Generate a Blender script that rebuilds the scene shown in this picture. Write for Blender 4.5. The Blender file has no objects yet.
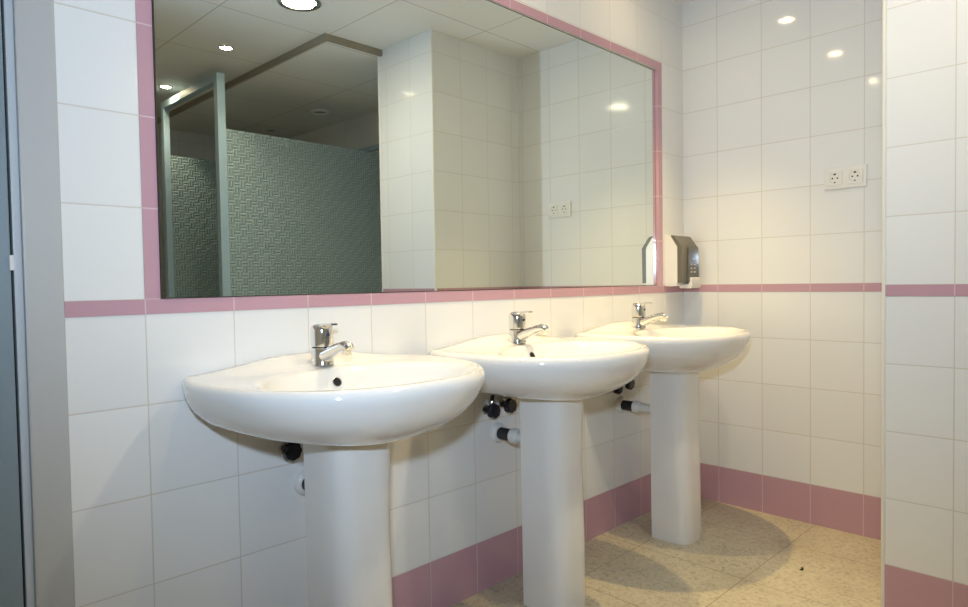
import bpy, bmesh, math
from mathutils import Vector, Matrix

S = bpy.context.scene
COL = S.collection
PI = math.pi

# ------------------------------------------------------------------ helpers
def obj(name, bm, mat, parent=None, smooth=False, loc=None):
    me = bpy.data.meshes.new(name)
    bmesh.ops.recalc_face_normals(bm, faces=bm.faces[:])
    bm.to_mesh(me); bm.free()
    for m in (mat if isinstance(mat, (list, tuple)) else [mat]):
        me.materials.append(m)
    if smooth:
        for p in me.polygons: p.use_smooth = True
        if smooth == 'auto':
            me.set_sharp_from_angle(angle=math.radians(38))
    o = bpy.data.objects.new(name, me); COL.objects.link(o)
    if parent: o.parent = parent
    if loc: o.location = loc
    return o

def empty(name, loc=(0, 0, 0)):
    o = bpy.data.objects.new(name, None); COL.objects.link(o)
    o.location = loc; o.empty_display_size = .05
    return o

def tag(o, label=None, cat=None, group=None, kind=None):
    if label: o['label'] = label
    if cat: o['category'] = cat
    if group: o['group'] = group
    if kind: o['kind'] = kind
    return o

def box(bm, x0, x1, y0, y1, z0, z1, bev=0, mi=0):
    vs = [bm.verts.new((x, y, z)) for x in (x0, x1) for y in (y0, y1) for z in (z0, z1)]
    fs = [bm.faces.new([vs[i] for i in f]) for f in
          ((0, 1, 3, 2), (4, 6, 7, 5), (0, 4, 5, 1), (2, 3, 7, 6), (0, 2, 6, 4), (1, 5, 7, 3))]
    for f in fs: f.material_index = mi
    if bev:
        es = list({e for f in fs for e in f.edges})
        r = bmesh.ops.bevel(bm, geom=es, offset=bev, segments=2, profile=.6, affect='EDGES')
        for f in r['faces']: f.material_index = mi
    return fs

def lathe(bm, prof, n=40, M=None, cap=(True, True)):
    """prof: (r, h) revolved about local z; M places it."""
    M = M or Matrix()
    rings = []
    for r, h in prof:
        rings.append([bm.verts.new(M @ Vector((r*math.cos(2*PI*i/n), r*math.sin(2*PI*i/n), h))) for i in range(n)])
    for a, b in zip(rings, rings[1:]):
        for i in range(n):
            bm.faces.new((a[i], a[(i+1) % n], b[(i+1) % n], b[i]))
    if cap[0]: bm.faces.new(rings[0][::-1])
    if cap[1]: bm.faces.new(rings[-1])

def tube(bm, pts, radii, n=20, cap=True, flat=1.0):
    pts = [Vector(p) for p in pts]
    rings = []
    prev = None
    for i, p in enumerate(pts):
        t = (pts[min(i+1, len(pts)-1)] - pts[max(i-1, 0)]).normalized()
        a = Vector((1, 0, 0)) if prev is None else prev
        if abs(t.dot(a)) > .95 and prev is None: a = Vector((0, 1, 0))
        a = (a - t*a.dot(t)).normalized(); prev = a
        b = t.cross(a)
        r = radii[i]
        rings.append([bm.verts.new(p + a*(r*math.cos(2*PI*k/n)) + b*(r*flat*math.sin(2*PI*k/n))) for k in range(n)])
    for a, b in zip(rings, rings[1:]):
        for k in range(n):
            bm.faces.new((a[k], a[(k+1) % n], b[(k+1) % n], b[k]))
    if cap:
        bm.faces.new(rings[0][::-1]); bm.faces.new(rings[-1])

def along(origin, d):
    """matrix taking local z to direction d at origin"""
    return Matrix.Translation(origin) @ Vector((0, 0, 1)).rotation_difference(Vector(d)).to_matrix().to_4x4()

def prism(bm, poly, ax, a0, a1, mi=0):
    """poly of 2D points in the plane normal to axis ax, extruded a0..a1"""
    def P(u, v, a):
        return {'x': (a, u, v), 'y': (u, a, v), 'z': (u, v, a)}[ax]
    A = [bm.verts.new(P(u, v, a0)) for u, v in poly]
    B = [bm.verts.new(P(u, v, a1)) for u, v in poly]
    n = len(poly); fs = []
    for i in range(n):
        fs.append(bm.faces.new((A[i], A[(i+1) % n], B[(i+1) % n], B[i])))
    fs += [bm.faces.new(A[::-1]), bm.faces.new(B)]
    for f in fs: f.material_index = mi
    return fs

# ------------------------------------------------------------------ materials
def mat(name, color, rough=.4, metal=0, spec=.5, **kw):
    m = bpy.data.materials.new(name); m.use_nodes = True
    b = m.node_tree.nodes['Principled BSDF']
    b.inputs['Base Color'].default_value = (*color, 1)
    b.inputs['Roughness'].default_value = rough
    b.inputs['Metallic'].default_value = metal
    b.inputs['Specular IOR Level'].default_value = spec
    for k, v in kw.items():
        b.inputs[k.replace('_', ' ')].default_value = v
    return m

class NT:
    def __init__(s, m): s.t = m.node_tree; s.b = s.t.nodes['Principled BSDF']
    def n(s, typ, **kw):
        x = s.t.nodes.new(typ)
        for k, v in kw.items(): setattr(x, k, v)
        return x
    def link(s, a, b): s.t.links.new(a, b)
    def math(s, op, a, b=None, c=None, clamp=False):
        x = s.n('ShaderNodeMath', operation=op); x.use_clamp = clamp
        for i, v in enumerate((a, b, c)):
            if v is None: continue
            if isinstance(v, (int, float)): x.inputs[i].default_value = v
            else: s.link(v, x.inputs[i])
        return x.outputs[0]
    def mix(s, f, a, b):
        x = s.n('ShaderNodeMix', data_type='RGBA')
        for sock, v in ((x.inputs[0], f), (x.inputs[6], a), (x.inputs[7], b)):
            if isinstance(v, tuple): sock.default_value = (*v, 1)
            elif isinstance(v, (int, float)): sock.default_value = v
            else: s.link(v, sock)
        return x.outputs[2]
    def ramp(s, f, stops):
        x = s.n('ShaderNodeValToRGB'); s.link(f, x.inputs[0])
        e = x.color_ramp.elements
        while len(e) < len(stops): e.new(.5)
        for i, (p, c) in enumerate(stops): e[i].position = p; e[i].color = (*c, 1)
        return x.outputs[0]

def line_dist(nt, v, off, pitch):
    """distance (m) from v to the nearest joint at off + k*pitch; also the cell index"""
    q = nt.math('DIVIDE', nt.math('SUBTRACT', v, off), pitch)
    fr = nt.math('FRACT', q)
    d = nt.math('MULTIPLY', nt.math('MINIMUM', fr, nt.math('SUBTRACT', 1.0, fr)), pitch)
    return d, nt.math('FLOOR', q)

def tile_mat(name, axis, off, pitch, zoff, zpitch, col, grout, rough=.07, joint=.0014, zsplit=None, bump=.35):
    """glazed wall tiles laid out in metres; zsplit: rows above it are measured from zsplit[1]"""
    m = mat(name, col, rough); nt = NT(m)
    geo = nt.n('ShaderNodeNewGeometry'); sep = nt.n('ShaderNodeSeparateXYZ'); nt.link(geo.outputs['Position'], sep.inputs[0])
    u = sep.outputs[axis]; z = sep.outputs[2]
    du, iu = line_dist(nt, u, off, pitch)
    if zsplit:
        s = nt.math('GREATER_THAN', z, zsplit[0])
        zz = nt.math('SUBTRACT', z, nt.math('MULTIPLY', s, zsplit[1]-zoff))
    else: zz = z
    dz, iz = line_dist(nt, zz, zoff, zpitch)
    d = nt.math('MINIMUM', du, dz)
    g = nt.math('SUBTRACT', 1.0, nt.math('DIVIDE', nt.math('SUBTRACT', d, joint*.5), joint, clamp=True), clamp=True)
    # slight tone difference from tile to tile
    wn = nt.n('ShaderNodeTexWhiteNoise', noise_dimensions='2D')
    cb = nt.n('ShaderNodeCombineXYZ'); nt.link(iu, cb.inputs[0]); nt.link(iz, cb.inputs[1]); nt.link(cb.outputs[0], wn.inputs['Vector'])
    lo = tuple(c*.965 for c in col)
    tone = nt.mix(wn.outputs['Value'], lo, col)
    nt.link(nt.mix(g, tone, grout), nt.b.inputs['Base Color'])
    nt.link(nt.math('ADD', rough, nt.math('MULTIPLY', g, .5)), nt.b.inputs['Roughness'])
    # pillowed tile edge + gentle waviness of the glaze
    edge = nt.math('DIVIDE', d, .006, clamp=True)
    edge = nt.math('POWER', edge, .5)
    no = nt.n('ShaderNodeTexNoise'); no.inputs['Scale'].default_value = 9; no.inputs['Detail'].default_value = 1
    nt.link(geo.outputs['Position'], no.inputs['Vector'])
    h = nt.math('ADD', nt.math('MULTIPLY', edge, .0009), nt.math('MULTIPLY', no.outputs['Fac'], .0012))
    bp = nt.n('ShaderNodeBump'); bp.inputs['Strength'].default_value = bump; bp.inputs['Distance'].default_value = 1
    nt.link(h, bp.inputs['Height']); nt.link(bp.outputs[0], nt.b.inputs['Normal'])
    return m

# measured layout (metres): x along the mirror wall, y into it, z up
T = .2; TH = .2014
ZB, ZU = .972, 1.0047          # bottom and top of the pink band
ZS = .1654                     # top of the pink skirting
XL, XB = -.1535, 2.392         # left end of the mirror wall, end wall
XC, YC, YC2 = 1.7306, -1.0007, -1.452   # pier face and its two edges
ZC, ZC2 = 2.32, 2.29           # ceiling over the basins, ceiling over the stalls
YF = -3.93                     # far wall (seen in the mirror)
XW = -1.25
PX0 = -.170                    # tile joint offset on the end wall

WHITE = (.80, .80, .785); GROUT = (.60, .56, .49)
PINK = (.535, .32, .375); PGROUT = (.63, .47, .50)
split = (.99, ZU)
tile_x = tile_mat('white_tile_along_x', 0, 0, T, ZB-10*TH, TH, WHITE, GROUT, zsplit=split)
tile_y = tile_mat('white_tile_along_y', 1, PX0-8, T, ZB-10*TH, TH, WHITE, GROUT, zsplit=split)
tile_pier = tile_mat('white_tile_pier', 1, -1.1785-8, T, ZB-10*TH, TH, WHITE, GROUT, zsplit=split)
tile_ret = tile_mat('white_tile_pier_return', 0, XC, T, ZB-10*TH, TH, WHITE, GROUT, zsplit=split)
pink_x = tile_mat('pink_tile_along_x', 0, 0, T, -5, 11, PINK, PGROUT, rough=.12)
pink_y = tile_mat('pink_tile_along_y', 1, PX0-8, T, -5, 11, PINK, PGROUT, rough=.12)
pink_pier = tile_mat('pink_tile_pier', 1, -1.1785-8, T, -5, 11, PINK, PGROUT, rough=.12)
pink_v = tile_mat('pink_tile_upright', 0, -20, 50, ZU-10*TH, TH, PINK, PGROUT, rough=.12)
bead_mat = mat('cream_plastic_bead', (.78, .75, .68), .35)
plaster = mat('white_plaster', (.74, .73, .70), .7)

def floor_material():
    m = mat('terrazzo_floor', (.5, .45, .34), .28); nt = NT(m)
    geo = nt.n('ShaderNodeNewGeometry'); sep = nt.n('ShaderNodeSeparateXYZ'); nt.link(geo.outputs['Position'], sep.inputs[0])
    dx, ix = line_dist(nt, sep.outputs[0], 1.70-8*.413, .413)
    dy, iy = line_dist(nt, sep.outputs[1], -.590-16*.413, .413)
    d = nt.math('MINIMUM', dx, dy)
    g = nt.math('SUBTRACT', 1.0, nt.math('DIVIDE', nt.math('SUBTRACT', d, .0006), .0014, clamp=True), clamp=True)
    v = nt.n('ShaderNodeTexVoronoi'); v.inputs['Scale'].default_value = 95; nt.link(geo.outputs['Position'], v.inputs['Vector'])
    v2 = nt.n('ShaderNodeTexVoronoi'); v2.inputs['Scale'].default_value = 210; nt.link(geo.outputs['Position'], v2.inputs['Vector'])
    no = nt.n('ShaderNodeTexNoise'); no.inputs['Scale'].default_value = 5; no.inputs['Detail'].default_value = 6
    nt.link(geo.outputs['Position'], no.inputs['Vector'])
    sc = nt.n('ShaderNodeSeparateColor'); nt.link(v.outputs['Color'], sc.inputs[0])
    chips = nt.ramp(sc.outputs[0], [(0, (.26, .22, .16)), (.16, (.46, .415, .295)), (.6, (.56, .505, .365)), (.9, (.60, .56, .45)), (1, (.30, .25, .18))])
    sc2 = nt.n('ShaderNodeSeparateColor'); nt.link(v2.outputs['Color'], sc2.inputs[0])
    fine = nt.ramp(sc2.outputs[1], [(0, (.38, .34, .25)), (.5, (.535, .48, .35)), (1, (.58, .535, .43))])
    base = nt.mix(.5, chips, fine)
    dirt = nt.ramp(no.outputs['Fac'], [(.25, (.88, .87, .85)), (.6, (1, 1, 1))])
    mul = nt.n('ShaderNodeMix', data_type='RGBA', blend_type='MULTIPLY'); mul.inputs[0].default_value = 1
    nt.link(base, mul.inputs[6]); nt.link(dirt, mul.inputs[7])
    nt.link(nt.mix(g, mul.outputs[2], (.20, .15, .10)), nt.b.inputs['Base Color'])
    return m

def ceiling_material():
    m = mat('ceiling_panels', (.60, .60, .58), .75); nt = NT(m)
    geo = nt.n('ShaderNodeNewGeometry'); sep = nt.n('ShaderNodeSeparateXYZ'); nt.link(geo.outputs['Position'], sep.inputs[0])
    dx, _ = line_dist(nt, sep.outputs[0], .840-8*.555, .555)
    dy, _ = line_dist(nt, sep.outputs[1], -.83-16*.622, .622)
    d = nt.math('MINIMUM', dx, dy)
    g = nt.math('SUBTRACT', 1.0, nt.math('DIVIDE', nt.math('SUBTRACT', d, .0015), .002, clamp=True), clamp=True)
    nt.link(nt.mix(g, (.80, .81, .81), (.46, .43, .38)), nt.b.inputs['Base Color'])
    return m

def textured_glass():
    m = mat('woven_pattern_glass', (.30, .375, .37), .16, Transmission_Weight=.35, IOR=1.45); nt = NT(m)
    geo = nt.n('ShaderNodeNewGeometry'); sep = nt.n('ShaderNodeSeparateXYZ'); nt.link(geo.outputs['Position'], sep.inputs[0])
    a = .036
    ux, ix = line_dist(nt, sep.outputs[0], 0, a); uz, iz = line_dist(nt, sep.outputs[2], 0, a)
    par = nt.math('MODULO', nt.math('ADD', nt.math('ABSOLUTE', ix), nt.math('ABSOLUTE', iz)), 2.0)
    # basket weave: little ridges alternate upright / level from cell to cell
    h1 = nt.math('MULTIPLY', nt.math('SINE', nt.math('MULTIPLY', sep.outputs[0], 2*PI/(a/2))), nt.math('DIVIDE', uz, .004, clamp=True))
    h2 = nt.math('MULTIPLY', nt.math('SINE', nt.math('MULTIPLY', sep.outputs[2], 2*PI/(a/2))), nt.math('DIVIDE', ux, .004, clamp=True))
    h = nt.math('ADD', nt.math('MULTIPLY', h1, par), nt.math('MULTIPLY', h2, nt.math('SUBTRACT', 1.0, par)))
    bp = nt.n('ShaderNodeBump'); bp.inputs['Strength'].default_value = .8; bp.inputs['Distance'].default_value = .003
    nt.link(h, bp.inputs['Height']); nt.link(bp.outputs[0], nt.b.inputs['Normal'])
    col = nt.mix(nt.math('MULTIPLY_ADD', h, .5, .5, clamp=True), (.40, .54, .57), (.60, .75, .78))
    nt.link(col, nt.b.inputs['Base Color'])
    return m

floor_m = floor_material(); ceil_m = ceiling_material(); glass_tex = textured_glass()
ceramic = mat('white_vitreous_china', (.79, .785, .77), .06, Coat_Weight=.6, Coat_Roughness=.03)
chrome = mat('chrome', (.82, .81, .78), .11, 1)
chrome_dull = mat('brushed_chrome', (.52, .51, .49), .25, 1)
black_plastic = mat('black_plastic', (.012, .013, .022), .22)
black_rubber = mat('black_rubber', (.012, .012, .014), .5)
dark_hole = mat('dark_hole', (.008, .008, .008), .8)
pvc = mat('white_pvc', (.72, .71, .68), .3)
alu = mat('painted_grey_metal', (.47, .47, .46), .4)
alu_frame = mat('grey_blue_anodised_metal', (.36, .50, .60), .5, 0)
leaf_m = mat('blue_grey_door_paint', (.21, .27, .31), .35)
tan_profile = mat('tan_metal_profile', (.30, .26, .20), .5)
mirror_glass = mat('silvered_glass', (.80, .85, .815), 0.0, 1)
mirror_edge = mat('dark_mirror_edge', (.07, .055, .04), .85, 0, .1)
disp_white = mat('dispenser_white_plastic', (.80, .78, .73), .3)
disp_grey = mat('dispenser_smoked_plastic', (.15, .14, .115), .38)
mark_m = mat('pale_print', (.62, .58, .50), .5)
socket_m = mat('ivory_socket_plastic', (.80, .78, .73), .28)
grey_lamp = mat('lamp_ring_white', (.80, .80, .78), .35)
red_dot = mat('red_enamel', (.45, .03, .03), .3)
blue_dot = mat('blue_enamel', (.012, .02, .09), .3)

def emit(name, col, strength):
    m = bpy.data.materials.new(name); m.use_nodes = True
    t = m.node_tree; t.nodes.clear()
    e = t.nodes.new('ShaderNodeEmission'); o = t.nodes.new('ShaderNodeOutputMaterial')
    e.inputs[0].default_value = (*col, 1); e.inputs[1].default_value = strength
    t.links.new(e.outputs[0], o.inputs[0]); return m

WARM = (1.0, .74, .40)
glow_basin = emit('lit_halogen_lamp', (1.0, .75, .43), 85)
glow_spot = emit('lit_halogen_spot', (1, .80, .52), 160)
glow_big = emit('lit_large_lamp', (1.0, .86, .62), 110)
lamp_off = mat('unlit_lamp', (.30, .30, .29), .3)

# ------------------------------------------------------------------ the room
bm = bmesh.new(); box(bm, XW-.1, XB+.1, YF-.1, .1, -.1, 0)
tag(obj('floor', bm, floor_m), kind='structure')
bm = bmesh.new(); box(bm, XW-.1, XB+.1, YF-.1, .1, ZC, ZC+.1)
tag(obj('ceiling', bm, ceil_m), kind='structure')
# slightly lower ceiling over the stalls with its tan edge profile
bm = bmesh.new(); box(bm, 1.384, XB, YF, -1.422, ZC2, ZC)
tag(obj('ceiling_lower', bm, ceil_m), kind='structure')
bm = bmesh.new()
box(bm, 1.370, 1.384, YF, -1.408, ZC2-.004, ZC)
box(bm, 1.384, XC, -1.422, -1.408, ZC2-.004, ZC)
tag(obj('trim_1', bm, tan_profile), kind='structure')

# mirror wall: solid around a shallow recess for the mirror, and round the door
MX0, MX1, MZ0, MZ1 = .0325, 2.1672, ZU, 1.9735
bm = bmesh.new()
box(bm, XL, MX0, 0, .1, 0, ZC); box(bm, MX1, XB, 0, .1, 0, ZC)
box(bm, MX0, MX1, 0, .1, 0, MZ0); box(bm, MX0, MX1, 0, .1, MZ1, ZC)
box(bm, MX0, MX1, .02, .1, MZ0, MZ1)
box(bm, -1.08, XL, 0, .1, 2.10, ZC); box(bm, XW, -1.08, 0, .1, 0, ZC)
tag(obj('wall_back', bm, tile_x), kind='structure')
bm = bmesh.new(); box(bm, XB, XB+.1, YF, 0, 0, ZC)
tag(obj('wall_right', bm, tile_y), kind='structure')
bm = bmesh.new(); box(bm, XW, XB, YF-.1, YF, 0, ZC)
tag(obj('wall_front', bm, tile_x), kind='structure')
bm = bmesh.new(); box(bm, XW-.1, XW, YF, .1, 0, ZC)
tag(obj('wall_left', bm, plaster), kind='structure')
# the pier: its wide face and its return carry their own tile layout
bm = bmesh.new()
fs = box(bm, XC, XB, YC2, YC, 0, ZC)
bm.normal_update()
for f in fs:
    c = f.calc_center_median()
    f.material_index = 1 if abs(c.y-YC) < 1e-4 or abs(c.y-YC2) < 1e-4 else 0
tag(obj('pillar', bm, [tile_pier, tile_ret]), kind='structure')
# corner beads of the pier
e = .0035
for k, (y, s) in enumerate(((YC, 1), (YC2, -1))):
    bm = bmesh.new()
    lathe(bm, [(.007, 0), (.007, ZC)], 16, Matrix.Translation((XC+.004, y-s*.004, 0)))
    tag(obj('trim_%d' % (k+2), bm, bead_mat, smooth='auto'), kind='structure')

P = .0015   # tiles of the trim stand a hair proud
def trimbox(name, m, *b):
    bm = bmesh.new(); box(bm, *b); return tag(obj(name, bm, m), kind='structure')
trimbox('trim_4', pink_x, XL, XB-P, -P, .0005, ZB, ZU)                       # band on the mirror wall
trimbox('trim_5', pink_v, 0, MX0, -P, .0005, ZU, MZ1+.0325)                  # left of the mirror
trimbox('trim_6', pink_x, MX0, MX1, -P, .0005, MZ1, MZ1+.0325)               # above the mirror
trimbox('trim_7', pink_v, MX1-.0004, MX1+.0325, -P, .0195, ZU, MZ1+.0325)          # right of the mirror
trimbox('trim_8', pink_y, XB-P, XB+.0005, YC, 0, ZB, ZU)                     # band on the end wall
trimbox('trim_9', pink_pier, XC-P, XC+.0005, YC2+.004, YC-.004, ZB, ZU)      # band on the pier
trimbox('trim_10', pink_x, XC+.004, XB, YC-.0005, YC+P, ZB, ZU)              # band on the pier's return
trimbox('baseboard_back', pink_x, XL, XB-P, -P, .0005, 0, ZS)
trimbox('baseboard_right', pink_y, XB-P, XB+.0005, YC, 0, 0, ZS)
trimbox('baseboard_pillar', pink_pier, XC-P, XC+.0005, YC2+.004, YC-.004, 0, ZS)
trimbox('baseboard_return', pink_x, XC+.004, XB, YC-.0005, YC+P, 0, ZS)

# door at the left end of the mirror wall
door = empty('door_1', (-.6, 0, 0)); tag(door, kind='structure')
def dpart(name, m, *boxes, bev=0, smooth=False):
    bm = bmesh.new()
    for b in boxes: box(bm, b[0]+.6, b[1]+.6, *b[2:], bev=bev)
    return obj(name, bm, m, door, smooth=smooth)
dpart('door_frame', alu,
      (-.2215, XL-.0005, -.005, .09, 0, 2.10), (-1.08, -1.024, -.005, .09, 0, 2.10), (-1.024, -.2215, -.005, .09, 2.045, 2.10), bev=.004)
dpart('door_stop', mat('pale_grey_metal', (.52, .56, .59), .3),
      (-.2365, -.2215, .003, .085, 0, 2.045), (-1.024, -1.002, -.004, .085, 0, 2.045), bev=.003)
dpart('door_leaf', leaf_m, (-.998, -.2415, -.001, .036, .008, 2.03), bev=.002)
dpart('door_gap', dark_hole, (-.2415, -.2365, .02, .05, 0, 2.03))
dpart('hinge', pvc, (-.2440, -.2365, -.004, .006, 1.068, 1.098), bev=.002)

# ------------------------------------------------------------------ mirror
X1, Y1, X2, Y2 = .0335, -.005, 2.1665, .013
ang = math.atan2(Y2-Y1, X2-X1); L = math.hypot(X2-X1, Y2-Y1)
mir = empty('mirror', (X1, Y1, MZ0+.001)); mir.rotation_euler.z = ang
tag(mir, 'large frameless mirror set in the pink tile border above the washbasins', 'mirror')
hm = MZ1-MZ0-.002
bm = bmesh.new(); box(bm, 0, L, .0005, .006, 0, hm); obj('backing', bm, mirror_edge, mir)
bm = bmesh.new()
v = [bm.verts.new(p) for p in ((.0025, 0, .0015), (L-.0025, 0, .0015), (L-.0025, 0, hm-.0025), (.0025, 0, hm-.0025))]
v2 = [bm.verts.new((q.co.x, .0005, q.co.z)) for q in v]
bm.faces.new(v); bm.faces.new(v2[::-1])
for i in range(4): bm.faces.new((v[i], v[(i+1) % 4], v2[(i+1) % 4], v2[i]))
obj('glass', bm, mirror_glass, mir)

# ------------------------------------------------------------------ washbasins
A_, D_, DM, W0, NX = .342, .512, .12, .316, 2.35
def outline():
    pts = []
    for i in range(41):                       # right side, wall to widest
        s = i/40; pts.append((W0+(A_-W0)*math.sin(s*PI/2), -DM*s))
    for i in range(1, 241):                   # front sweep
        t = PI*i/241
        c, sn = math.cos(t), math.sin(t)
        pts.append((A_*math.copysign(abs(c)**(2/NX), c), -DM-(D_-DM)*abs(sn)**(2/NX)))
    for i in range(40, -1, -1):
        s = i/40; pts.append((-(W0+(A_-W0)*math.sin(s*PI/2)), -DM*s))
    return pts
OUT = outline()
CY = -.27
def hit(th):
    """outline point on the ray from (0,CY) at angle th"""
    dx, dy = math.cos(th), math.sin(th)
    n = len(OUT)
    for i in range(n):
        (x1, y1), (x2, y2) = OUT[i], OUT[(i+1) % n]
        y1 -= CY; y2 -= CY
        den = dx*(y2-y1)-dy*(x2-x1)
        if abs(den) < 1e-12: continue
        t = (x1*(y2-y1)-y1*(x2-x1))/den
        s = (x1*dy-y1*dx)/den
        if t > 0 and -1e-9 <= s <= 1+1e-9:
            return (dx*t, dy*t+CY)
N = 128
# angles chosen so that the two back corners are hit exactly
ac = math.atan2(-CY, W0)
ths = []
nb = 28
for i in range(nb): ths.append(ac + (PI-2*ac)*i/nb)
nf = N-nb
for i in range(nf): ths.append(PI-ac + (PI+2*ac)*i/nf)
RIM = [hit(t) for t in ths]

def smooth(a, b, x):
    t = max(0, min(1, (x-a)/(b-a))); return t*t*(3-2*t)
def lift(x, y):
    """raised back edge of the tap deck sweeping down to the two tips"""
    return .029*(1-smooth(-.01, .125, -y))*(1-smooth(.04, .315, abs(x)))
def basin_bm():
    bm = bmesh.new()
    rings = []
    # (z, sx, sy) from underneath up to the rim; scaling is about the wall so the back stays flat on it
    under = [(.669, .27, .655), (.671, .34, .685), (.677, .43, .725), (.688, .57, .79), (.705, .73, .862), (.727, .862, .92),
             (.750, .935, .957), (.770, .972, .978), (.788, .992, .993), (.801, 1, 1), (.811, .998, .998), (.819, .989, .991), (.824, .975, .980), (.8255, .958, .968)]
    for z, sx, sy in under:
        r = []
        for x, y in RIM:
            w = smooth(.79, .82, z)
            yy = y*sy
            r.append((x*sx, yy, z+lift(x*sx, yy)*w))
        rings.append(r)
    # flat of the rim and deck easing towards the bowl mouth (blend of outline and bowl ellipse)
    BC, BA, BB = -.312, .272, .180
    def bowl(th, s, dy=0):
        return (BA*s*math.cos(th), BC+dy+BB*s*math.sin(th))
    for k, f in enumerate((.12, .25, .38, .5, .62, .75, .88, 1.0)):
        r = []
        for th, (x, y) in zip(ths, RIM):
            bx, by = bowl(math.atan2((y-BC)/BB, x/BA), 1.03)
            ox, oy = x*.958, y*.968
            xx = ox+(bx-ox)*f; yy = oy+(by-oy)*f
            r.append((xx, yy, .8255-.0015*f+lift(xx, yy)))
        rings.append(r)
    for s, z, dy in ((1.0, .8225, 0), (.975, .818, 0), (.945, .806, 0), (.90, .785, 0), (.84, .762, 0), (.74, .738, .002), (.60, .720, .006), (.42, .709, .010), (.22, .704, .014), (.09, .702, .015)):
        r = []
        for th, (x, y) in zip(ths, RIM):
            bx, by = bowl(math.atan2((y-BC)/BB, x/BA), s, dy)
            r.append((bx, by, z))
        rings.append(r)
    vr = [[bm.verts.new(p) for p in r] for r in rings]
    for a, b in zip(vr, vr[1:]):
        for i in range(N):
            bm.faces.new((a[i], a[(i+1) % N], b[(i+1) % N], b[i]))
    bm.faces.new(vr[0][::-1]); bm.faces.new(vr[-1])
    return bm

def pedestal_bm():
    bm = bmesh.new()
    prof = []
    def section(w, yb, yf, n=3.3, K=40):
        p = [(-w, yb)]
        dm = yb-(yb-yf)*.30
        for i in range(K+1):
            t = PI-PI*i/K
            c, s = math.cos(t), math.sin(t)
            p.append((w*math.copysign(abs(c)**(2/n), c), dm-(dm-yf)*abs(s)**(2/n)))
        p.append((w, yb))
        return p
    levels = [(0, .0795, -.316), (.012, .0815, -.319), (.25, .0825, -.315), (.50, .0845, -.307), (.65, .0865, -.312), (.675, .087, -.314)]
    outer = [[bm.verts.new((x, y, z)) for x, y in section(w, -.165, yf)] for z, w, yf in levels]
    inner = [[bm.verts.new((x, y, z)) for x, y in section(w-.012, -.165, yf+.012)] for z, w, yf in levels]
    n = len(outer[0])
    for a, b in zip(outer, outer[1:]):
        for i in range(n-1): bm.faces.new((a[i], a[i+1], b[i+1], b[i]))
    for a, b in zip(inner, inner[1:]):
        for i in range(n-1): bm.faces.new((a[i+1], a[i], b[i], b[i+1]))
    for o, q in ((outer[0], inner[0]), (outer[-1], inner[-1])):
        for i in range(n-1): bm.faces.new((o[i], o[i+1], q[i+1], q[i]))
    for k in range(len(levels)-1):
        for i in (0, n-1): bm.faces.new((outer[k][i], outer[k+1][i], inner[k+1][i], inner[k][i]))
    return bm

def make_basin():
    r = empty('pedestal_washbasin')
    obj('basin', basin_bm(), ceramic, r, smooth=True)
    p = obj('pedestal', pedestal_bm(), ceramic, r, smooth='auto')
    bm = bmesh.new()
    M = along((0, -.1475, .7905), (0, -.90, .42))
    lathe(bm, [(.0118, .0), (.0125, .0022), (.0108, .0026), (.0098, .0015)], 28, M)
    o = obj('overflow_ring', bm, chrome_dull, r, smooth='auto')
    bm = bmesh.new(); lathe(bm, [(.0098, .0005), (.0098, .0022)], 24, M)
    obj('overflow_hole', bm, dark_hole, o)
    bm = bmesh.new()
    lathe(bm, [(.030, .7025), (.031, .7050), (.024, .7062), (.020, .7045)], 32, Matrix.Translation((0, -.297, 0)))
    obj('waste_ring', bm, chrome, r, smooth='auto')
    return r

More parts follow.
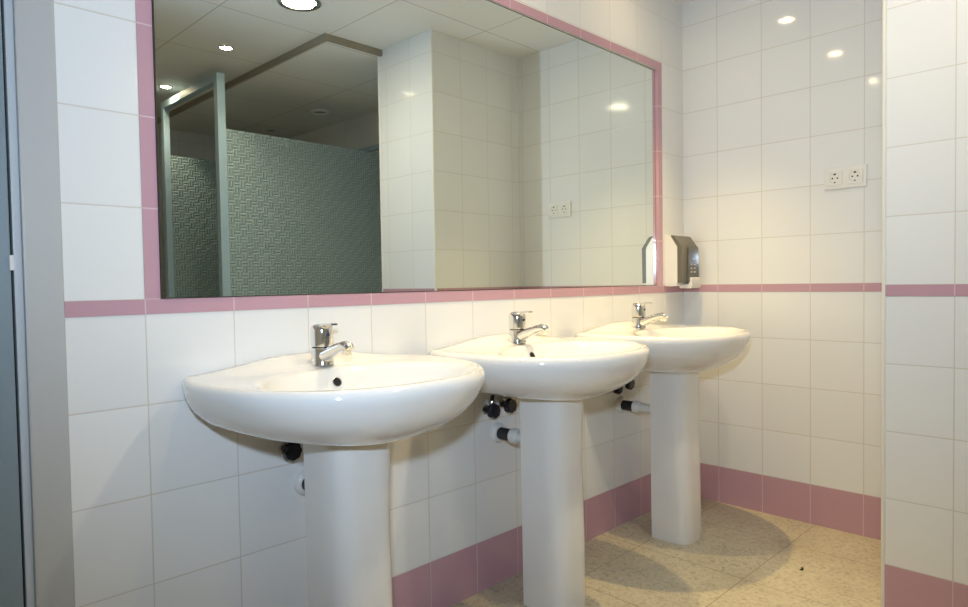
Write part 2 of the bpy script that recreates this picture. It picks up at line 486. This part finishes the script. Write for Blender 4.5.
def make_faucet():
    r = empty('faucet')
    bm = bmesh.new()
    lathe(bm, [(.0295, 0), (.0295, .003), (.0285, .005), (.0280, .012), (.0277, .041), (.0262, .0425)], 48)
    obj('body', bm, chrome, r, smooth='auto')
    bm = bmesh.new(); lathe(bm, [(.0258, .0420), (.0258, .0452)], 40); obj('seam_ring', bm, black_plastic, r, smooth='auto')
    bm = bmesh.new()
    tube(bm, [(0, -.004, .020), (0, -.030, .0275), (0, -.060, .0390), (0, -.086, .0480), (0, -.106, .0525), (0, -.120, .0510), (0, -.127, .0450)],
         [.0215, .0198, .0170, .0152, .0146, .0138, .0110], 28, flat=.86)
    sp = obj('spout', bm, chrome, r, smooth='auto')
    bm = bmesh.new(); lathe(bm, [(.0108, .031), (.0122, .033), (.0125, .046), (.0118, .052)], 32, Matrix.Translation((0, -.1135, 0)))
    obj('aerator', bm, chrome, sp, smooth='auto')
    bm = bmesh.new()
    lathe(bm, [(.0262, .0450), (.0283, .0462), (.0287, .052), (.0287, .078), (.0282, .088), (.0268, .095), (.0230, .0995), (.015, .1022), (.005, .1030)], 48)
    h = obj('handle', bm, chrome, r, smooth='auto')
    bm = bmesh.new()
    K = 10
    top, bot = [], []
    for i in range(K+1):
        t = i/K
        y = -.004-.055*t; w = .0175-.0085*t; z = .0985+.006*math.sin(t*1.9)-.001*t
        top.append([bm.verts.new((s*w, y, z+.0025-.0007*abs(s))) for s in (-1, -.5, 0, .5, 1)])
        bot.append([bm.verts.new((s*w, y, z-.0040+.0015*t)) for s in (-1, -.5, 0, .5, 1)])
    for a, b in ((top, 0), (bot, 1)):
        for i in range(K):
            for j in range(4):
                bm.faces.new((a[i][j], a[i][j+1], a[i+1][j+1], a[i+1][j]))
    for i in range(K):
        for j in (0, 4): bm.faces.new((top[i][j], top[i+1][j], bot[i+1][j], bot[i][j]))
    for i in (0, K):
        for j in range(4): bm.faces.new((top[i][j], top[i][j+1], bot[i][j+1], bot[i][j]))
    obj('lever', bm, chrome, h, smooth='auto')
    bm = bmesh.new(); lathe(bm, [(.0048, 0), (.0048, .0016), (.004, .0022)], 20, along((0, -.0279, .076), (0, -1, 0)))
    ind = obj('temperature_mark', bm, blue_dot, h, smooth='auto'); ind['label'] = 'small dark blue dot on the handle'
    return r

def copy_tree(o, parent=None):
    c = o.copy(); COL.objects.link(c)
    if parent: c.parent = parent
    for ch in list(o.children): copy_tree(ch, c)
    return c

BX = (.389, 1.121, 1.857)
blab = ('white pedestal washbasin nearest the grey door frame, largest of the three',
        'white pedestal washbasin in the middle of the row of three',
        'white pedestal washbasin at the far end of the row, beside the soap dispenser')
flab = ('chrome single-lever mixer tap on the washbasin nearest the door frame',
        'chrome single-lever mixer tap on the middle washbasin',
        'chrome single-lever mixer tap on the far washbasin beside the soap dispenser')
b0 = make_basin(); f0 = make_faucet()
for i, x in enumerate(BX):
    b = b0 if i == 0 else copy_tree(b0)
    b.location = (x, -.0018, 0)
    next(c for c in b.children if c.name.startswith('pedestal')).location.x = (-.019, .004, .036)[i]
    if i == 2: next(c for c in b.children if c.name.startswith('basin')).location.z = .005
    tag(b, blab[i], 'sink', 'pedestal washbasins under the mirror')
    f = f0 if i == 0 else copy_tree(f0)
    f.location = (x-.002, -.088, .8300+(.005 if i == 2 else 0))
    f.rotation_euler.z = (0, 0, 0)[i]
    tag(f, flab[i], 'faucet', 'mixer taps on the washbasins')

# ------------------------------------------------------------------ plumbing under the basins
def make_valve():
    r = empty('angle_valve')
    ry = (0, -1, 0)
    bm = bmesh.new(); lathe(bm, [(.016, 0), (.0155, .003), (.0105, .006)], 32, along((0, 0, 0), ry)); obj('rosette', bm, chrome_dull, r, smooth='auto')
    bm = bmesh.new(); lathe(bm, [(.0098, .004), (.0098, .024), (.0075, .026)], 24, along((0, 0, 0), ry)); obj('body', bm, black_plastic, r, smooth='auto')
    bm = bmesh.new(); lathe(bm, [(.0085, .0), (.0085, .022), (.0115, .024), (.0115, .034), (.0080, .036)], 20, Matrix.Translation((.006, -.018, -.004)) @ Matrix.Rotation(.25, 4, 'Y'))
    obj('outlet_nut', bm, chrome_dull, r, smooth='auto')
    bm = bmesh.new()
    n = 40; prof = [(.013, .026), (.0225, .028), (.0245, .032), (.0245, .044), (.022, .049), (.010, .050)]
    rings = []
    M = along((0, 0, 0), ry)
    for rr, h in prof:
        rings.append([bm.verts.new(M @ Vector((rr*(1+.05*math.cos(8*2*PI*i/n))*math.cos(2*PI*i/n), rr*(1+.05*math.cos(8*2*PI*i/n))*math.sin(2*PI*i/n), h))) for i in range(n)])
    for a, b in zip(rings, rings[1:]):
        for i in range(n): bm.faces.new((a[i], a[(i+1) % n], b[(i+1) % n], b[i]))
    bm.faces.new(rings[0][::-1]); bm.faces.new(rings[-1])
    obj('handwheel', bm, black_plastic, r, smooth='auto')
    bm = bmesh.new(); tube(bm, [(.013, -.018, .028), (.015, -.019, .040), (.016, -.021, .048), (.016, -.022, .0555)], [.0062]*4, 14)
    obj('hose', bm, black_rubber, r, smooth='auto')
    return r
v0 = make_valve()
vpos = [(.323, .612, 'black-handled angle valve on the wall under the nearest washbasin, left of its pedestal'),
        (1.051, .606, 'black-handled angle valve under the middle washbasin, the one farther from its pedestal'),
        (1.132, .612, 'black-handled angle valve under the middle washbasin, tucked against its pedestal'),
        (1.774, .592, 'black-handled angle valve under the far washbasin, showing just below the middle basin'),
        (1.862, .600, 'black-handled angle valve under the far washbasin, the one next to its pedestal')]
for i, (x, z, lab) in enumerate(vpos):
    o = v0 if i == 0 else copy_tree(v0)
    o.location = (x, -.0002, z); tag(o, lab, 'valve', 'angle valves under the washbasins')

def make_drain():
    r = empty('drain_pipe')
    d = (0, -1, 0)
    bm = bmesh.new(); lathe(bm, [(.034, 0), (.034, .006), (.030, .014), (.024, .017), (.021, .017)], 36, along((0, 0, 0), d))
    obj('wall_flange', bm, pvc, r, smooth='auto')['label'] = 'white round wall flange'
    bm = bmesh.new(); lathe(bm, [(.0205, .010), (.0205, .070)], 32, along((0, 0, 0), d))
    obj('rubber_sleeve', bm, black_rubber, r, smooth='auto')['label'] = 'black rubber sleeve'
    bm = bmesh.new(); lathe(bm, [(.0215, .070), (.0250, .071), (.0250, .094), (.0225, .098), (.019, .100), (.019, .205)], 32, along((0, 0, 0), d))
    obj('pipe', bm, pvc, r, smooth='auto')['label'] = 'white plastic pipe with collar'
    return r
d0 = make_drain()
for i, (x, z, lab) in enumerate(((.380, .512, 'drain pipe of the nearest washbasin, mostly hidden behind its pedestal'),
                                 (1.106, .519, 'white drain pipe with black sleeve running into the middle pedestal'),
                                 (1.846, .510, 'white drain pipe with black sleeve running into the far pedestal'))):
    o = d0 if i == 0 else copy_tree(d0)
    o.location = (x, -.0002, z); tag(o, lab, 'drain pipe', 'drain pipes under the washbasins')

# ------------------------------------------------------------------ soap dispenser
sd = empty('soap_dispenser', (2.211, -.0018, .99))
tag(sd, 'white and smoked-grey soap dispenser on the wall between mirror and corner', 'soap dispenser')
W = .150
bm = bmesh.new()
prism(bm, [(0, .020), (-.064, .020), (-.064, .188), (-.032, .236), (0, .246)], 'x', 0, W)
bmesh.ops.bevel(bm, geom=[e for e in bm.edges if abs(e.verts[0].co.x-e.verts[1].co.x) > .1], offset=.004, segments=2, affect='EDGES')
obj('housing', bm, disp_white, sd, smooth='auto')
bm = bmesh.new()
prism(bm, [(-.0645, .026), (-.084, .026), (-.086, .188), (-.050, .238), (-.034, .242), (-.033, .237), (-.0645, .189)], 'x', .001, W-.001)
obj('front_cover', bm, disp_grey, sd, smooth='auto')
bm = bmesh.new()       # raised window with a rounded head
poly = [(.050, .030), (W-.006, .030), (W-.006, .175)]
for i in range(9):
    t = i/8*PI/2; poly.append((W-.006-.016*(1-math.cos(t)), .175+.016*math.sin(t)))
for i in range(9):
    t = PI/2-i/8*PI/2; poly.append((.066-.016*math.cos(t), .175+.016*math.sin(t)))
prism(bm, poly, 'y', -.083, -.0925)
win = obj('window', bm, mat('smoked_window', (.10, .095, .085), .05), sd, smooth='auto')
bm = bmesh.new()
for j in range(3):
    for x0, x1 in ((.070, .084), (.098, .116)):
        box(bm, x0, x1, -.0931, -.0925, .072+j*.017, .077+j*.017)
obj('printed_marks', bm, mark_m, win)
bm = bmesh.new()
prism(bm, [(.0, .022), (-.062, .022), (-.062, .014), (-.030, .010), (0, .012)], 'x', .002, W-.004)
obj('base_plate', bm, disp_white, sd, smooth='auto')
bm = bmesh.new()
prism(bm, [(-.040, .000), (-.098, .000), (-.103, .010), (-.102, .048), (-.088, .052), (-.088, .020), (-.040, .016)], 'x', .062, W-.002)
bmesh.ops.bevel(bm, geom=[e for e in bm.edges if abs(e.verts[0].co.x-e.verts[1].co.x) > .05], offset=.003, segments=2, affect='EDGES')
obj('push_lever', bm, disp_white, sd, smooth='auto')

# ------------------------------------------------------------------ double power outlet on the end wall
po = empty('power_outlet', (XB, -.7035, 1.426))
tag(po, 'ivory double power outlet on the tiled end wall near the pillar', 'power outlet')
HW, HH = .0765, .0425
bm = bmesh.new(); box(bm, -.010, 0, -HW, HW, -HH, HH, bev=.003); obj('frame', bm, socket_m, po, smooth='auto')
for s in (1, -1):
    cy = s*.0365
    bm = bmesh.new()
    K = 40; ri = .0195; h = .0275
    # square insert with a round well
    sq = []
    for i in range(K):
        t = 2*PI*i/K; c, sn = math.cos(t), math.sin(t); q = h/max(abs(c), abs(sn)); sq.append((c*q, sn*q))
    r0 = [bm.verts.new((-.0085, cy+a, b)) for a, b in sq]
    r1 = [bm.verts.new((-.0130, cy+a*.985, b*.985)) for a, b in sq]
    r2 = [bm.verts.new((-.0130, cy+ri*1.06*math.cos(2*PI*i/K), ri*1.06*math.sin(2*PI*i/K))) for i in range(K)]
    r3 = [bm.verts.new((-.0105, cy+ri*math.cos(2*PI*i/K), ri*math.sin(2*PI*i/K))) for i in range(K)]
    for a, b in ((r0, r1), (r1, r2), (r2, r3)):
        for i in range(K): bm.faces.new((a[i], a[(i+1) % K], b[(i+1) % K], b[i]))
    bm.faces.new(r3)
    so = obj('socket', bm, socket_m, po, smooth='auto')
    bm = bmesh.new()
    for dy in (-.0095, .0095): lathe(bm, [(.0032, 0), (.0032, .0006)], 16, along((-.0105, cy+dy, 0), (-1, 0, 0)))
    obj('pin_holes', bm, dark_hole, so)
    for q in ((.0038, .0125, .0185), (.0028, -.0185, -.0145)):
        bm = bmesh.new(); box(bm, -.0125, -.0104, cy-q[0], cy+q[0], q[1], q[2]); obj('earth_clip', bm, dark_hole, so)
    bm = bmesh.new()
    for dy, w in ((.014, .008), (-.004, .004), (-.015, .007)): box(bm, -.0133, -.0129, cy+dy-w/2, cy+dy+w/2, .0225, .0240)
    obj('printed_marks', bm, mark_m, so)

# ------------------------------------------------------------------ toilet stall behind the camera, seen in the mirror
st = empty('stall_partition', (1.191, -2.258, 0))
tag(st, 'grey-blue metal toilet stall frame with woven-pattern glass panels, reflected in the mirror', 'stall partition')
YP2 = -.838
def spart(name, m, *b, bev=.003):
    bm = bmesh.new(); box(bm, *b, bev=bev); return obj(name, bm, m, st)
spart('post', alu_frame, -.024, .024, -.024, .024, 0, 2.272)
spart('post', alu_frame, -.020, .020, YP2-.024, YP2+.024, 0, 2.272)
spart('top_rail', alu_frame, -.020, .020, YP2+.024, -.024, 2.228, 2.272)
spart('glass_panel', glass_tex, .024, XB-1.191-.002, -.006, .006, .12, 1.958, bev=0)
spart('glass_panel', glass_tex, .020, XB-1.191-.002, YP2-.006, YP2+.006, .12, 1.925, bev=0)
spart('bottom_rail', alu_frame, .024, XB-1.191-.002, -.015, .015, .08, .12)
spart('wall_rail', alu_frame, XB-1.191-.035, XB-1.191-.001, -.34, -.03, 2.00, 2.035)

# ------------------------------------------------------------------ ceiling lights
def downlight(loc, label, rad, glow, ring, group, deep=False):
    r = empty('ceiling_light', loc)
    tag(r, label, 'ceiling light', group)
    bm = bmesh.new()
    t = 2.0 if ring is grey_lamp else 1.0
    lathe(bm, [(rad, -.0005), (rad*1.32, -.0005), (rad*1.30, -.006*t), (rad*1.05, -.008*t), (rad, -.004)], 40, cap=(False, False))
    obj('ring', bm, ring, r, smooth='auto')
    bm = bmesh.new(); lathe(bm, [(rad, -.0042), (rad, -.0012)], 40)
    obj('lamp', bm, glow, r)
    if deep:
        for k in range(3):
            M = Matrix.Rotation(2*PI*k/3+.3, 4, 'Z') @ Matrix.Translation((rad*.93, 0, 0))
            bm = bmesh.new(); lathe(bm, [(.008, -.012), (.008, -.0045)], 12, M)
            obj('lamp_clip', bm, black_plastic, r)
    return r
LX = [(1.845, 'recessed halogen downlight in the ceiling above the far washbasin'),
      (1.115, 'recessed halogen downlight in the ceiling above the middle washbasin'),
      (.375, 'recessed halogen downlight in the ceiling above the nearest washbasin')]
for x, lab in LX:
    downlight((x, -.270, ZC), lab, .035, glow_basin, chrome, 'downlights above the washbasins')
downlight((1.082, -1.165, ZC), 'large round chrome-rimmed ceiling light, at the top edge of the mirror', .074, glow_big, chrome, 'ceiling lights seen in the mirror', True)
downlight((1.094, -1.945, ZC), 'small lit ceiling spot in the mirror, the one above the stall post', .030, glow_spot, chrome, 'ceiling lights seen in the mirror')
downlight((1.118, -2.875, ZC), 'small lit ceiling spot in the mirror, close to the left pink border', .030, glow_spot, chrome, 'ceiling lights seen in the mirror')
downlight((2.105, -2.650, ZC2), 'unlit round ceiling light over the stall, the nearer of two in the mirror', .050, lamp_off, grey_lamp, 'ceiling lights seen in the mirror')
downlight((2.115, -3.395, ZC2), 'unlit round ceiling light over the stall, half hidden by the glass panel', .050, lamp_off, grey_lamp, 'ceiling lights seen in the mirror')

# ------------------------------------------------------------------ scrap on the floor
sc_ = empty('floor_scrap', (1.909, -.707, .0002))
tag(sc_, 'tiny curled dark scrap lying on the terrazzo floor before the end wall', 'scrap')
bm = bmesh.new()
tube(bm, [(-.009, .004, .0025), (-.004, -.003, .003), (.002, -.004, .0045), (.007, .001, .004), (.009, .006, .0025)], [.0014, .0025, .0022, .0024, .0012], 10)
obj('curl', bm, dark_hole, sc_, smooth=True)

# ------------------------------------------------------------------ camera and the flash on it
cam_d = bpy.data.cameras.new('camera'); cam = bpy.data.objects.new('camera', cam_d); COL.objects.link(cam)
f_px, cx, cy_, cz, yaw, pitch, roll = 658.9826, -.4908, -1.5610, 1.0291, .7797, -.0311, -.0159
cam_d.sensor_fit = 'HORIZONTAL'; cam_d.sensor_width = 36; cam_d.lens = f_px/968*36; cam_d.clip_start = .01
F = Vector((math.sin(yaw)*math.cos(pitch), math.cos(yaw)*math.cos(pitch), math.sin(pitch)))
R = Vector((math.cos(yaw), -math.sin(yaw), 0)); U = R.cross(F)
R, U = math.cos(roll)*R+math.sin(roll)*U, -math.sin(roll)*R+math.cos(roll)*U
M = Matrix((R, U, -F)).transposed().to_4x4(); M.translation = (cx, cy_, cz)
cam.matrix_world = M
S.camera = cam

ld = bpy.data.lights.new('camera_flash', 'SPOT'); lo = bpy.data.objects.new('camera_flash', ld); COL.objects.link(lo)
ld.energy = 93; ld.color = (.60, .775, 1.0); ld.shadow_soft_size = .035; ld.spot_size = math.radians(124); ld.spot_blend = 1.0
FD = F.copy(); FD.z = 0; FD.normalize(); FD = (FD + Vector((0, 0, .20))).normalized()
lo.rotation_euler = FD.to_track_quat('-Z', 'Y').to_euler(); lo.location = Vector((cx, cy_, cz)) + Vector((-.02, 0, .20))

def beam(name, x, y, z, col, power, size, blend, rad):
    d = bpy.data.lights.new(name, 'SPOT'); o = bpy.data.objects.new(name, d); COL.objects.link(o)
    d.energy = power; d.color = col; d.spot_size = math.radians(size); d.spot_blend = blend; d.shadow_soft_size = rad
    o.location = (x, y, z); return o
for (x, _), pw in zip(LX, (80, 58, 30)): beam('downlight_beam', x, -.270, ZC-.012, (1.0, .72, .29), pw, 74, 1.0, .014)
beam('downlight_beam', 1.082, -1.165, ZC-.008, (1.0, .90, .74), 16, 150, .8, .010)
for x, y in ((1.094, -1.945), (1.118, -2.875)): beam('downlight_beam', x, y, ZC-.008, (1.0, .84, .60), 12, 110, .8, .010)

w = bpy.data.worlds.new('world'); S.world = w; w.use_nodes = True
w.node_tree.nodes['Background'].inputs[0].default_value = (.02, .02, .02, 1)

S.view_settings.view_transform = 'Standard'; S.view_settings.look = 'None'
S.view_settings.gamma = 1; S.view_settings.use_curve_mapping = False
S.view_settings.exposure = 0
S.cycles.blur_glossy = .35
S.cycles.max_bounces = 12; S.cycles.diffuse_bounces = 5; S.cycles.glossy_bounces = 6
S.cycles.use_denoising = True
